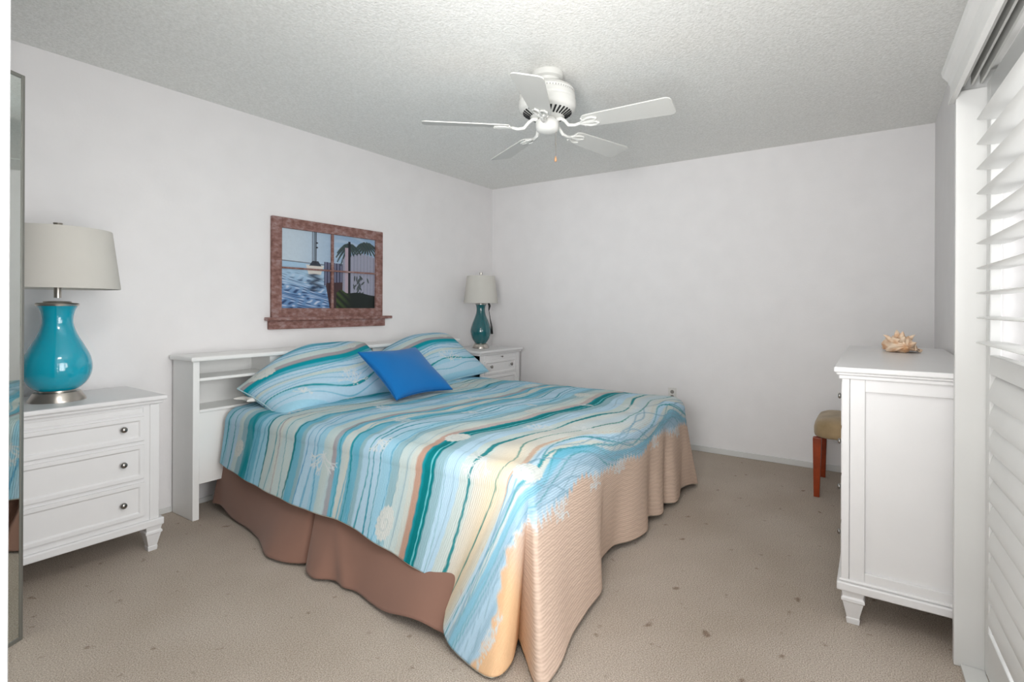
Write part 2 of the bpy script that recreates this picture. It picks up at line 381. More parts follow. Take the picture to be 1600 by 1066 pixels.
# conch shell on the dresser
def make_shell():
    r = thing('seashell', 'spiky cream and orange conch seashell lying on the white dresser top', 'seashell', (-1.16, -3.45, .9715), 0.35)
    r.scale = (1.12, 1.12, .95)
    m = M(); nu, nv = 60, 40; vs = []; fs = []
    for i in range(nu+1):
        t = i/nu
        for j in range(nv):
            a = 2*PI*j/nv
            prof = (math.sin(PI*min(1, t*1.02+.0))**.55)*(1-.62*t)*.058 + .004
            prof *= 1+.22*math.cos(5*a+9*t)*math.exp(-((t-.28)/.22)**2)+.10*math.sin(3*a+14*t)
            spk = max(0, math.sin(7*a+1.2*math.sin(6*t)))**6*max(0, math.sin(11*t+.4))**2*.024*(1-t)
            rr = prof+spk
            x = -.105+.215*t; y = rr*1.1*math.cos(a); z = rr*.95*math.sin(a)+.040-.012*t
            vs.append((x+.004*math.sin(9*a), y, max(z, .0005)))
    for i in range(nu):
        for j in range(nv): fs.append((i*nv+j, i*nv+(j+1) % nv, (i+1)*nv+(j+1) % nv, (i+1)*nv+j))
    fs.append(tuple(range(nv))); fs.append(tuple(nu*nv+k for k in range(nv))[::-1])
    m.add(vs, fs); m.build('body_whorl', MSHELL, r, smooth='all')
    m = M()   # flaring lip
    vs = []; fs = []
    for i in range(25):
        t = i/24; x = -.085+.15*t
        for j in range(8):
            s = j/7; vs.append((x, -.045-.045*s*math.sin(PI*t)**.6+.006*math.sin(22*t)*s, .052-.040*s-.01*math.sin(PI*s)+.007*math.sin(30*t)*s))
    for i in range(24):
        for j in range(7): fs.append((i*8+j, i*8+j+1, (i+1)*8+j+1, (i+1)*8+j))
    o = m.add(vs, fs).build('lip', MSHELL, r, smooth='all'); sm = o.modifiers.new('thick', 'SOLIDIFY'); sm.thickness = .005
    m = M()
    for (x, y, z, dx, dy, dz, rr) in ((-.06,0,.085,-.012,0,.036,.012),(-.02,.0,.088,.012,0,.040,.013),(-.085,.01,.07,-.03,0,.020,.011),(-.09,-.02,.05,-.034,-.01,.010,.012),(-.045,-.03,.075,-.01,-.025,.026,.011),(.02,0,.068,.012,0,.022,.009),(-.095,.0,.03,-.028,0,.0,.012),(-.04,.035,.075,0,.03,.022,.011)):
        dz *= .75; m.tube([(x, y, z-.012), (x+dx*.6, y+dy*.6, z+dz*.6), (x+dx, y+dy, z+dz)], [rr*1.4, rr*.6, .001], 8)
    m.build('spines', MSHELL, r, smooth='all')
    m = M().lathe([(0, 0), (.7, .05), (1, .3), (1, .5), (.8, .55), (0, .58)], (0,0,0), 20)
    m.xf(lambda p: Vector((-.02+p.x*.05, -.062+p.y*.012, .006+p.z*.022))); m.build('mouth', MSHELLIN, r, smooth='all')
make_shell()

# ------------------------------------------------------------------ stool
st = thing('stool', 'low stool with tan cushion seat and reddish wooden legs beyond the dresser', 'stool', (-.43, -3.25, 0))
m = M(); N = 24
vs = []; fs = []
def sq(t): c, s_ = math.cos(t), math.sin(t); return (math.copysign(abs(c)**.35, c), math.copysign(abs(s_)**.35, s_))
prof = [(.0, .375), (.95, .375), (.985, .382), (1, .395), (1, .430), (.98, .452), (.93, .470), (.8, .484), (.5, .494), (0, .497)]
for rr, z in prof:
    for k in range(48):
        x, y = sq(2*PI*k/48); vs.append((x*rr*.27, y*rr*.215, z))
for i in range(len(prof)-1):
    for k in range(48): fs.append((i*48+k, i*48+(k+1) % 48, (i+1)*48+(k+1) % 48, (i+1)*48+k))
m.add(vs, fs).build('seat', MSEAT, st, smooth='all')
for sx in (-1, 1):
    for sy in (-1, 1):
        m = M(); tx, ty = sx*.238, sy*.188; bx, by = sx*.238, sy*.190
        m.frusta([(bx-.016, bx+.016, by-.016, by+.016, 0), (tx-.024, tx+.024, ty-.024, ty+.024, .376)]); m.build('leg', MWOOD, st, bevel=.003)

# ------------------------------------------------------------------ headboard (bookcase type)
HX0, HX1 = -3.115, -.875
hb = thing('headboard', 'long white bookcase headboard with open cubbies behind the bed', 'headboard', ((HX0+HX1)/2, 0, 0))
cx = (HX0+HX1)/2
def hx(x): return x-cx
m = M()
m.box(hx(HX0), hx(HX0+.035), -.26, -.02, 0, .882).build('side_panel', MHB, hb, bevel=.003)
M().box(hx(HX1-.035), hx(HX1), -.26, -.02, 0, .882).build('side_panel', MHB, hb, bevel=.003)
M().box(hx(HX0-.018), hx(HX1+.018), -.282, -.012, .882, .908).build('top_board', MHB, hb, bevel=.008)
M().box(hx(HX0+.035), hx(HX1-.035), -.04, -.025, .194, .882).build('back_panel', MHB, hb)
M().box(hx(HX0+.035), hx(HX1-.035), -.26, -.04, .770, .787).build('shelf', MHB, hb, bevel=.003)
M().box(hx(HX0+.035), hx(HX1-.035), -.26, -.04, .594, .610).build('shelf', MHB, hb, bevel=.003)
M().box(hx(HX0+.035), hx(HX1-.035), -.25, -.235, .194, .594).build('lower_panel', MHB, hb, bevel=.002)
for x0, x1 in ((-2.66, -2.07), (-1.84, -1.25)):
    m = M().box(hx(x0), hx(x1), -.252, -.24, .787, .882); m.box(hx(x0), hx(x0+.016), -.24, -.04, .787, .882); m.box(hx(x1-.016), hx(x1), -.24, -.04, .787, .882)
    m.build('cubby_door', MHB, hb, bevel=.0015)
M().box(hx(-2.07), hx(-1.84), -.20, -.045, .7875, .8815).build('cubby_shade_block', MCUBSHADE, hb)  # solid dark block stands in for the shade inside the open cubby
for x0 in (-2.66, -1.26): M().box(hx(x0), hx(x0+.016), -.255, -.04, .610, .770).build('divider', MHB, hb, bevel=.002)

# ------------------------------------------------------------------ bed
BX0, BX1, BY0, BY1, ZT = -2.93, -1.0, -.285, -2.31, .585
bed = thing('bed', 'king bed with mattress and box spring in the middle of the room', 'bed', ((BX0+BX1)/2, -1.29, 0))
hx_, hy_ = (BX1-BX0)/2, (BY0-BY1)/2
def rbox(m, hx, hy, z0, z1, r=.06, n=6):
    p = []
    for (sx, sy, a0) in ((1,1,0),(-1,1,PI/2),(-1,-1,PI),(1,-1,1.5*PI)):
        for k in range(n+1):
            a = a0+PI/2*k/n; p.append((sx*(hx-r)+r*math.cos(a), sy*(hy-r)+r*math.sin(a)))
    return m.prism(p, z0, z1)
rbox(M(), hx_-.015, hy_-.01, .335, .572).build('mattress', MMATT, bed, bevel=.03)
rbox(M(), hx_-.03, hy_-.02, .14, .335, .04).build('box_spring', MMATT, bed, bevel=.01)
for x in (-.80, 0, .80):
    for y in (-.86, .86):
        M().lathe([(0, 0), (.030, 0), (.034, .008), (.030, .03), (.018, .04), (.018, .14), (0, .14)], (x if abs(x) < .1 else math.copysign(hx_-.012, x), y+(.06 if y > 0 else -.0), 0), 20).build('leg', MBLACK, bed, smooth=True)

# bed skirt
def skirt():
    hem = [(-2.93,-.18),(-2.985,-.20),(-2.975,-.30),(-3.00,-.55),(-3.05,-.80),(-3.115,-.97),(-3.125,-1.05),(-3.115,-1.13),(-3.085,-1.22),(-3.12,-1.30),(-3.125,-1.37),(-3.085,-1.45),(-3.09,-1.58),(-3.12,-1.72),(-3.135,-1.85),(-3.135,-2.0),(-3.115,-2.12),(-3.04,-2.22),(-2.95,-2.27),(-2.8,-2.295),(-2.3,-2.295),(-1.8,-2.295),(-1.2,-2.295),(-.98,-2.30),(-.95,-2.0),(-.95,-1.0),(-.95,-.30)]
    top = [(-2.935,-.22),(-2.935,-.23),(-2.935,-.33),(-2.935,-.58),(-2.935,-.80),(-2.935,-.95),(-2.935,-1.02),(-2.935,-1.09),(-2.935,-1.13),(-2.935,-1.20),(-2.935,-1.29),(-2.935,-1.40),(-2.935,-1.55),(-2.935,-1.70),(-2.935,-1.85),(-2.935,-2.0),(-2.935,-2.12),(-2.935,-2.22),(-2.93,-2.29),(-2.8,-2.29),(-2.3,-2.29),(-1.8,-2.29),(-1.2,-2.29),(-1.0,-2.28),(-.99,-2.0),(-.99,-1.0),(-.99,-.30)]
    n = len(hem); s = np.arange(n); q = np.linspace(0, n-1, 520)
    def cr(P):
        P = np.array(P, float); out = []
        for x in q:
            i = min(int(x), n-2); f = x-i; p0, p1, p2, p3 = P[max(i-1,0)], P[i], P[i+1], P[min(i+2,n-1)]
            out.append(.5*((2*p1)+(-p0+p2)*f+(2*p0-5*p1+4*p2-p3)*f*f+(-p0+3*p1-3*p2+p3)*f**3))
        return np.array(out)
    Hm, Tp = cr(hem), cr(top); vs = []; fs = []; NR = 40; m = M()
    # open pleat near y=-1.12
    for j in range(NR+1):
        t = j/NR
        for i in range(len(q)):
            yb = Tp[i][1]; e = t**1.2
            x, y = Tp[i]*(1-e)+Hm[i]*e
            if x < -2.9 and -2.22 < yb < -.23:
                base_x = -2.97-.15*min(1, max(0, (-yb-.25)/.8))
                x = Tp[i][0]*(1-e)+base_x*e+(Hm[i][0]-base_x)*t**2.6
            yy = Tp[i][1]
            pleat = math.exp(-((yy+1.135)/.012)**2)*.035*(1-.2*t)
            fold = .004*math.sin(yy*13+1.2*t)*t + .016*math.exp(-((yy+1.24+.25*t)/.05)**2)*t
            if x < -2.9: x += pleat - fold*min(1, 3*max(0, .1+(-yy)))
            z0 = .015 + (.02 if yy > -.5 else 0)*(1-min(1, -yy/.5)) + .03*math.exp(-((yy+.28)/.12)**2) + .035*math.exp(-((yy+1.98)/.14)**2)
            vs.append((x, y, .36*(1-t)+z0*t))
    W = len(q)
    for j in range(NR):
        for i in range(W-1): fs.append((j*W+i, j*W+i+1, (j+1)*W+i+1, (j+1)*W+i))
    o = m.add(vs, fs).build('bed_skirt', MSKIRT, smooth='all'); sm = o.modifiers.new('thick', 'SOLIDIFY'); sm.thickness = .003
    tag(o, 'plain brown bed skirt hanging to the carpet below the patterned quilt', 'bed skirt')
skirt()

# ------------------------------------------------------------------ painted cloth pattern
def soft_table(x, tab, e=.004):
    xs = []; cs = []
    for k, (a, c) in enumerate(tab):
        b = tab[k+1][0] if k+1 < len(tab) else a+5
        xs += [a+e, b-e]; cs += [c, c]
    cs = lin(np.array(cs)); xs = np.array(xs)
    return np.stack([np.interp(x, xs, cs[:, k]) for k in range(3)], -1)
def sm(x, a, b):
    t = np.clip((x-a)/(b-a), 0, 1); return t*t*(3-2*t)
def blend(C, col, a):
    a = a[..., None]; return C*(1-a)+lin(col)*a
def hash2(u, v, s):
    return np.sin(u*s*12.9+v*s*7.3+np.sin(v*s*31.7+u*s*5.1)*2)
def coral(C, u, v, cu, cv, size, ang, col=(212, 217, 218), seed=0):
    rs = random.Random(seed); segs = []
    def br(x, y, a, l, d, wd):
        x2, y2 = x+l*math.cos(a), y+l*math.sin(a); segs.append((x, y, x2, y2, wd))
        if d > 0:
            for k in range(2): br(x2, y2, a+rs.uniform(-.85, .85), l*rs.uniform(.55, .85), d-1, wd*.8)
    for a in np.linspace(-1.1, 1.1, 6): br(cu-size*.45*math.cos(ang), cv-size*.45*math.sin(ang), ang+a, size*.34, 3, .0026)
    for k in (-.5, .5): br(cu-size*.35*math.cos(ang), cv-size*.35*math.sin(ang), ang+PI+k, size*.2, 0, .0026)
    box = (np.abs(u-cu) < size*1.2) & (np.abs(v-cv) < size*1.2)
    if not box.any(): return C
    uu, vv = u[box], v[box]; d = np.full(uu.shape, 9.)
    for x1, y1, x2, y2, wd in segs:
        L2 = (x2-x1)**2+(y2-y1)**2+1e-12; t = np.clip(((uu-x1)*(x2-x1)+(vv-y1)*(y2-y1))/L2, 0, 1)
        d = np.minimum(d, np.hypot(uu-x1-t*(x2-x1), vv-y1-t*(y2-y1))-wd)
    C[box] = blend(C[box], col, .9*(1-sm(d, -.001, .002))); return C
def shell_m(C, u, v, cu, cv, a, b, ang, col=(206, 210, 206)):
    du, dv = u-cu, v-cv; x = (du*math.cos(ang)+dv*math.sin(ang))/a; y = (-du*math.sin(ang)+dv*math.cos(ang))/b
    r = np.hypot(x, y); th = np.arctan2(y, x); edge = 1+.05*np.sin(14*th)
    box = r < 1.1
    if not box.any(): return C
    m_ = 1-sm(r[box], edge[box]-.05, edge[box]); C[box] = blend(C[box], col, m_)
    rr, tt = r[box], th[box]
    sp = np.exp(-((((rr*2.2-tt/(2*PI)) % 1)-.5)/.09)**2)*(rr < .6) + .7*np.exp(-((np.sin(tt*13+rr*3))/.25)**2)*(rr > .6)*(rr < .95)
    C[box] = blend(C[box], (158, 178, 180), np.clip(sp*.6, 0, 1)*m_); return C
def line(C, v, vc, wd, col, op=1.0):
    return blend(C, col, op*(1-sm(np.abs(v-vc), wd*.5-.001, wd*.5+.0022)))

LB = (178, 208, 226); LB2 = (156, 202, 222); MB = (104, 176, 200); TQ = (20, 142, 154); DT = (0, 120, 126); CR = (194, 208, 206)
CR2 = (202, 207, 200); GB = (146, 180, 190); TP = (164, 158, 162); SAL = (190, 154, 136); PCH = (206, 207, 200); SLB = (150, 184, 204)
def quilt_paint(u, v):
    t = u+3.3
    big = sm(v, 1.9, 2.35)
    side = sm(-u, 2.80, 2.98)
    wv = (.028*np.sin(u*4.4+.4)+.015*np.sin(u*9.3+1.1))*(1-.85*side) + big*.035*np.sin(u*5.6+v*4.0)*(1-side*.6) - .055*(u+2.9)*(1-side)*sm(v, .3, 1.5) - .13*np.exp(-((u+2.35)/.45)**2)*(1-side)*np.exp(-((v-.66)/.3)**2) - .02*side*np.clip(-2.95-u, 0, 1)*3
    wv = wv + big*(.10*sm(u, -2.9, -2.0))*(0.2+.0*u)
    x = v + wv + .0015*np.sin(u*140)*np.sin(v*50)
    tab = [(-1, LB2), (.36, LB), (.45, CR), (.49, GB), (.535, TQ), (.60, MB), (.66, LB2), (.74, CR), (.82, CR2), (.86, CR), (.96, MB), (1.02, GB), (1.05, LB), (1.15, LB2), (1.20, CR),
           (1.265, TP), (1.295, MB), (1.33, CR2), (1.385, MB), (1.45, GB), (1.475, LB), (1.60, LB2), (1.66, GB), (1.70, CR), (1.77, CR2), (1.80, SAL), (1.835, TQ), (1.85, DT), (1.905, GB), (1.95, LB), (2.03, CR), (2.10, PCH), (2.24, CR2), (2.27, LB), (2.31, CR2),
           (2.34, MB), (2.38, SLB), (2.43, LB), (2.50, SLB), (2.53, LB)]
    C = soft_table(x, tab)
    # the salmon band greys towards the far side
    C = blend(C, (188, 180, 180), ((x > 1.797) & (x < 1.836)).astype(float)*sm(u, -2.9, -2.5)*.85)
    # warm cream wash in the nearer bays
    C = blend(C, (232, 214, 184), np.exp(-((x-2.19)/.07)**2)*sm(-u, 2.5, 3.0)*.85)
    C = blend(C, LB, np.exp(-((x-2.17)/.06)**2)*sm(u, -2.6, -1.9)*.55)
    # mottled teal in the blue bays
    mot = np.clip(.5+.5*hash2(u, v, 1.7), 0, 1)
    C = blend(C, (150, 196, 212), ((x < 1.75).astype(float))*.22*mot)
    # fine flowing lines
    rs = random.Random(5)
    lines = [(.33,.008,TQ),(.405,.007,TQ),(.632,.005,(70,150,180)),(.70,.006,(90,165,190)),(.745,.010,DT),(.80,.004,TQ),(.84,.006,TP),(.90,.005,(90,160,170)),(.965,.010,DT),(1.06,.005,(80,150,190)),(1.11,.008,(110,170,200)),(1.17,.006,(90,160,195)),
             (1.31,.004,TQ),(1.37,.006,MB),(1.41,.009,TQ),(1.50,.007,TQ),(1.555,.008,(24,140,160)),(1.60,.005,(24,140,160)),(1.64,.004,(90,160,190)),(1.685,.005,(120,160,175)),(1.745,.005,(150,175,185)),
             (1.93,.004,GB),(1.965,.005,(140,178,190)),(1.995,.004,(150,180,195)),(2.19,.006,(28,130,120)),(2.30,.008,(30,140,150)),(2.325,.006,(30,140,150)),(2.365,.005,(60,150,165)),(2.40,.006,(30,140,150))]
    for k, (v0, wd, col) in enumerate(lines):
        p = rs.uniform(0, 6); a = .022 if v0 < 1.8 else .015
        if v0 > 2.28: a = .022
        wob = a*np.sin(u*rs.uniform(5, 8)+p)+.006*np.sin(u*rs.uniform(12, 19)+p*2)
        C = line(C, x, v0+wob*(1-.35*side), wd*(1+.4*np.sin(u*11+p)), col, .9)
    # light thread inside the dark band; dashed teal stem
    C = line(C, x, 1.885, .005, (120, 205, 215), .9)
    C = line(C, x, 2.085+.01*np.sin(u*7), .020*(.75+.35*np.sin(u*9+1)), (0, 128, 134), .95)
    C = line(C, x, 2.255+.008*np.sin(u*6+1), .022*np.clip(np.sin(u*4.6+1.5), 0, 1)*sm(-u, 1.9, 2.4), (198, 166, 144), .85)
    # slate swirls before the sand
    zone = sm(v, 2.20, 2.28)
    for k in range(7):
        p = rs.uniform(0, 6); v0 = 2.30+.035*k
        C = blend(C, (112, 154, 176), zone*.75*(1-sm(np.abs(v-v0-.045*np.sin(u*(5+.7*k)+p)-.014*np.sin(u*17+p)), .002, .0055)))
    C = blend(C, (176, 204, 222), zone*sm(v, 2.30, 2.36)*.35)
    # sand with a foaming edge
    edge = 2.455+.018*np.sin(u*6.1+1)+.012*np.sin(u*13)+.11*sm(-u, 3.06, 3.22)+.012*np.abs(np.sin(u*70))*np.sin(u*23)+.010*np.sin(u*160)
    sand = soft_table(v, [(-1, (214, 190, 172))]); sand = blend(sand, (200, 175, 158), .35+.35*np.sin(v*290+1.3*np.sin(u*21+v*13)+.9*np.sin(u*47+v*31)+.6*np.sin(u*97)))
    sand = blend(sand, (232, 188, 140), sm(-u, 3.02, 3.14)*.8)
    k = sm(v, edge-.006, edge+.006); C = C*(1-k[..., None])+sand*k[..., None]
    foam = (1-sm(np.abs(v-edge), .006, .020+.014*np.clip(np.sin(u*8.1), 0, 1)))*np.clip(.5+1.2*np.sin(u*190+5*np.sin(v*120))*np.sin(v*260+u*40), 0, 1)*np.clip(.7+.6*np.sin(u*8.1), .25, 1)
    C = blend(C, (212, 217, 220), foam*.85)
    for (cu, cv, s_, an) in ((-2.62,1.39,.10,.3),(-2.93,1.57,.07,2.),(-2.35,2.02,.10,-.4),(-1.89,1.28,.09,.2),(-2.26,1.53,.07,2.4),(-1.24,1.28,.12,.2),(-1.36,.66,.09,.4),(-2.23,2.22,.08,0.),(-1.57,2.17,.10,.1),(-1.69,1.95,.07,.3),
                             (-2.93,2.09,.11,-2.6),(-3.08,1.20,.115,-2.9),(-2.78,.70,.09,.6),(-2.05,.85,.08,.3),(-2.45,1.05,.09,.3),(-1.9,1.7,.05,.2)):
        C = coral(C, u, v, cu, cv, s_, an, seed=int(abs(cu*100)))
    for cu in (-3.22, -2.72, -2.1, -1.62, -1.22, -2.4):
        cv = float(2.455+.018*math.sin(cu*6.1+1)+.012*math.sin(cu*13)+.11*sm(np.array(-cu), 3.06, 3.22)); C = coral(C, u, v, cu, cv+.02, .075, -PI/2, seed=int(abs(cu*77)))
    for (cu, cv, a, b, an) in ((-3.13,.50,.055,.035,.1),(-3.20,1.70,.062,.045,.2),(-2.74,1.845,.062,.052,0.),(-2.04,1.80,.06,.05,0),(-1.39,1.77,.06,.05,0),(-2.42,.66,.07,.045,.3),(-1.25,.55,.06,.045,0),(-2.88,2.31,.060,.038,.4)):
        C = shell_m(C, u, v, cu, cv, a, b, an)
    return C
def cloth_object(name, V, faces, Cc, UV, m):
    me = bpy.data.meshes.new(name)
    me.vertices.add(len(V)); me.vertices.foreach_set('co', V.astype(np.float32).ravel())
    nf = len(faces); me.loops.add(nf*4); me.polygons.add(nf)
    me.loops.foreach_set('vertex_index', faces.astype(np.int32).ravel())
    me.polygons.foreach_set('loop_start', np.arange(0, nf*4, 4, dtype=np.int32)); me.polygons.foreach_set('loop_total', np.full(nf, 4, dtype=np.int32))
    me.polygons.foreach_set('use_smooth', np.ones(nf, dtype=bool))
    me.update(calc_edges=True)
    a = me.color_attributes.new('pattern', 'FLOAT_COLOR', 'POINT')
    a.data.foreach_set('color', np.concatenate([Cc, np.ones((len(Cc), 1))], 1).astype(np.float32).ravel())
    uvl = me.uv_layers.new(name='cloth'); uvl.data.foreach_set('uv', UV[faces.ravel()].astype(np.float32).ravel())
    o = bpy.data.objects.new(name, me); COL.objects.link(o); me.materials.append(m); return o

def catmull(P, q):
    P = np.array(P, float); n = len(P); i = np.minimum(q.astype(int), n-2); f = (q-i)[:, None]
    p0, p1, p2, p3 = P[np.maximum(i-1, 0)], P[i], P[i+1], P[np.minimum(i+2, n-1)]
    return .5*((2*p1)+(-p0+p2)*f+(2*p0-5*p1+4*p2-p3)*f**2+(-p0+3*p1-3*p2+p3)*f**3)

def quilt():
    st_ = .0045
    x0, x1, y0, y1 = BX0+.055, BX1-.055, -.30, BY1+.055       # flat part of the top
    nx = int(round((x1-x0)/st_)); ny = int(round((y0-y1)/st_))
    X = np.linspace(x0, x1, nx+1); Y = np.linspace(y0, y1, ny+1)
    gx, gy = np.meshgrid(X, Y, indexing='ij')
    d = np.minimum(np.minimum(gx-x0, x1-gx), gy-y1)
    ZQ = .600
    gz = ZQ + .010*sm(d, 0, .12) + .003*np.sin(gx*9+gy*4)*np.sin(gy*7) + .002*np.sin(gx*23+gy*17)
    gz = gz + .012*np.exp(-((gy+.55)/.2)**2)*sm(d, 0, .2)
    V = [np.stack([gx, gy, gz], -1).reshape(-1, 3)]; UV = [np.stack([gx, -gy], -1).reshape(-1, 2)]
    idx = np.arange((nx+1)*(ny+1)).reshape(nx+1, ny+1)
    Fc = [np.stack([idx[:-1, :-1], idx[:-1, 1:], idx[1:, 1:], idx[1:, :-1]], -1).reshape(-1, 4)]
    # perimeter columns: (top index, hem point, hem cloth coordinate)
    NC = 90
    top_i = np.concatenate([idx[0, :], np.full(NC, idx[0, -1]), idx[:, -1], np.full(NC, idx[-1, -1]), idx[-1, ::-1]])
    # parameter of each column along control points given as (kind position)
    s_side = -Y; s = np.concatenate([s_side, s_side[-1]+np.linspace(0, 1, NC+2)[1:-1]*.6, s_side[-1]+.6+(X-x0), s_side[-1]+.6+(x1-x0)+np.linspace(0, 1, NC+2)[1:-1]*.6, s_side[-1]+1.2+(x1-x0)+(s_side[-1]-s_side[::-1])])
    a = s_side[-1]; b = a+.6; L = x1-x0
    # control points: s, hem x, y, z, cloth u, v
    D = .40; DV = .60
    U0 = x0-D; V1 = -y1+DV
    cp = [(.30,-2.985,-.30,.300,U0,.30),(.66,-3.02,-.66,.272,U0,.66),(1.1,-3.035,-1.10,.245,U0,1.1),(1.45,-3.03,-1.44,.245,U0,1.45),(1.62,-3.045,-1.61,.225,U0,1.62),(1.78,-3.035,-1.755,.195,U0,1.78),(1.95,-3.045,-1.90,.175,U0,1.95),(2.06,-3.035,-1.965,.155,U0,2.06),
          (2.16,-3.03,-2.05,.125,U0,2.16),(2.235,-3.085,-2.085,.085,U0,2.24),(a,-3.135,-2.125,.045,U0,2.31),
          (a+.14,-3.165,-2.23,.015,U0,2.50),(a+.27,-3.175,-2.355,.012,U0+.01,2.72),(a+.34,-3.10,-2.375,.02,U0+.06,2.82),(a+.40,-2.985,-2.33,.03,U0+.12,V1),(a+.46,-3.03,-2.39,.02,U0+.17,V1),(a+.54,-3.125,-2.50,.010,U0+.24,V1),(b-.01,-3.06,-2.515,.012,U0+.30,V1),
          (b+.14,-2.90,-2.48,.018,x0+.10,V1),(b+.30,-2.72,-2.45,.025,x0+.28,V1),(b+.44,-2.56,-2.44,.025,x0+.42,V1),(b+.52,-2.46,-2.40,.03,x0+.51,V1),(b+.62,-2.34,-2.335,.04,x0+.61,V1),(b+.76,-2.16,-2.315,.04,x0+.76,V1),(b+.90,-2.02,-2.355,.03,x0+.90,V1),(b+1.02,-1.90,-2.385,.03,x0+1.02,V1),
          (b+1.10,-1.82,-2.37,.03,x0+1.10,V1),(b+1.20,-1.71,-2.325,.04,x0+1.2,V1),(b+1.30,-1.61,-2.365,.03,x0+1.3,V1),(b+1.38,-1.54,-2.36,.035,x0+1.38,V1),(b+1.46,-1.46,-2.325,.04,x0+1.46,V1),(b+1.56,-1.37,-2.375,.03,x0+1.56,V1),(b+1.66,-1.28,-2.375,.035,x0+1.66,V1),(b+1.78,-1.16,-2.345,.05,x0+1.78,V1),
          (b+L,-1.01,-2.37,.04,x1,V1),(b+L+.2,-.90,-2.38,.015,x1+.15,V1),(b+L+.35,-.88,-2.32,.015,x1+.33,V1-.1),(b+L+.6,-.93,-2.2,.10,x1+D,-y1),(b+L+1.2,-.93,-1.6,.22,x1+D,1.7),(b+L+2.6,-.95,-.30,.25,x1+D,.3)]
    cp = np.array(cp); cs = cp[:, 0]; q = np.interp(s, cs, np.arange(len(cs)))
    Hm = catmull(cp[:, 1:4], q); HU = np.stack([np.interp(s, cs, cp[:, 4]), np.interp(s, cs, cp[:, 5])], -1)
    T = V[0][top_i]; TU = UV[0][top_i]
    # outward direction: to hem in plan
    NR = 120; W = len(s)
    rows = []; rowuv = []
    r_ = .080
    out = Hm[:, :2]-T[:, :2]; dist = np.linalg.norm(out, axis=1)
    # smooth outward normal for the rounded edge
    nrm = np.zeros((W, 2)); ns = len(s_side)
    nrm[:ns] = (-1, 0); ang = np.linspace(0, PI/2, NC+2)[1:-1]
    nrm[ns:ns+NC] = np.stack([-np.cos(ang), -np.sin(ang)], -1); nrm[ns+NC:ns+NC+nx+1] = (0, -1)
    nrm[ns+NC+nx+1:ns+2*NC+nx+1] = np.stack([np.sin(ang), -np.cos(ang)], -1); nrm[ns+2*NC+nx+1:] = (1, 0)
    Larc = r_*PI/2
    Ln = np.linalg.norm(HU-TU, axis=1)
    for j in range(1, NR+1):
        w_ = j/NR; l = w_*Ln                       # cloth length from the edge
        fa = np.clip(l/Larc, 0, 1)*PI/2
        px = T[:, :2]+nrm*(r_*np.sin(fa))[:, None]; pz = T[:, 2]-r_*(1-np.cos(fa))
        tt = np.clip((l-Larc)/(Ln-Larc), 0, 1)
        ax = T[:, :2]+nrm*r_; az = T[:, 2]-r_
        e = (tt**1.15)[:, None]
        hx2 = ax*(1-e)+Hm[:, :2]*e; hz = az*(1-tt)+Hm[:, 2]*tt
        m_ = (l > Larc)
        P2 = np.where(m_[:, None], hx2, px); Z2 = np.where(m_, hz, pz)
        # small soft ripples
        rip = .0035*np.sin(s*30+1.5*w_)*tt*(1-.3*tt)
        P2 = P2+nrm*rip[:, None]
        rows.append(np.concatenate([P2, Z2[:, None]], 1)); rowuv.append(TU*(1-w_)+HU*w_)
    base = len(V[0]); R_ = np.array(rows)
    V.append(R_.reshape(-1, 3)); UV.append(np.array(rowuv).reshape(-1, 2))
    ridx = np.vstack([top_i[None], base+np.arange(NR*W).reshape(NR, W)])
    Fc.append(np.stack([ridx[:-1, :-1], ridx[1:, :-1], ridx[1:, 1:], ridx[:-1, 1:]], -1).reshape(-1, 4))
    V = np.concatenate(V); UV = np.concatenate(UV); Fc = np.concatenate(Fc)
    keep = (Fc[:, 0] != Fc[:, 3]); tri = Fc[~keep]
    # drop exactly degenerate top triangles by nudging through quads (kept: area is non-zero below)
    C = quilt_paint(UV[:, 0].copy(), UV[:, 1].copy())
    C = np.clip(C, 0, 1)
    o = cloth_object('quilt', V, Fc[keep], C, UV, painted('quilt_cloth', quilt=True))
    tag(o, 'blue and teal striped sea-themed quilt with sand border draped over the bed', 'quilt')
    so = o.modifiers.new('thick', 'SOLIDIFY'); so.thickness = .006; so.offset = 1
    # bound hem
    hemp = R_[-1]; mm = M().tube([tuple(p) for p in hemp[::5]], .0042, 6)
    mm.build('hem_binding', mat('hem_binding_cloth', (206, 204, 190), .8), o, smooth='all')
quilt()

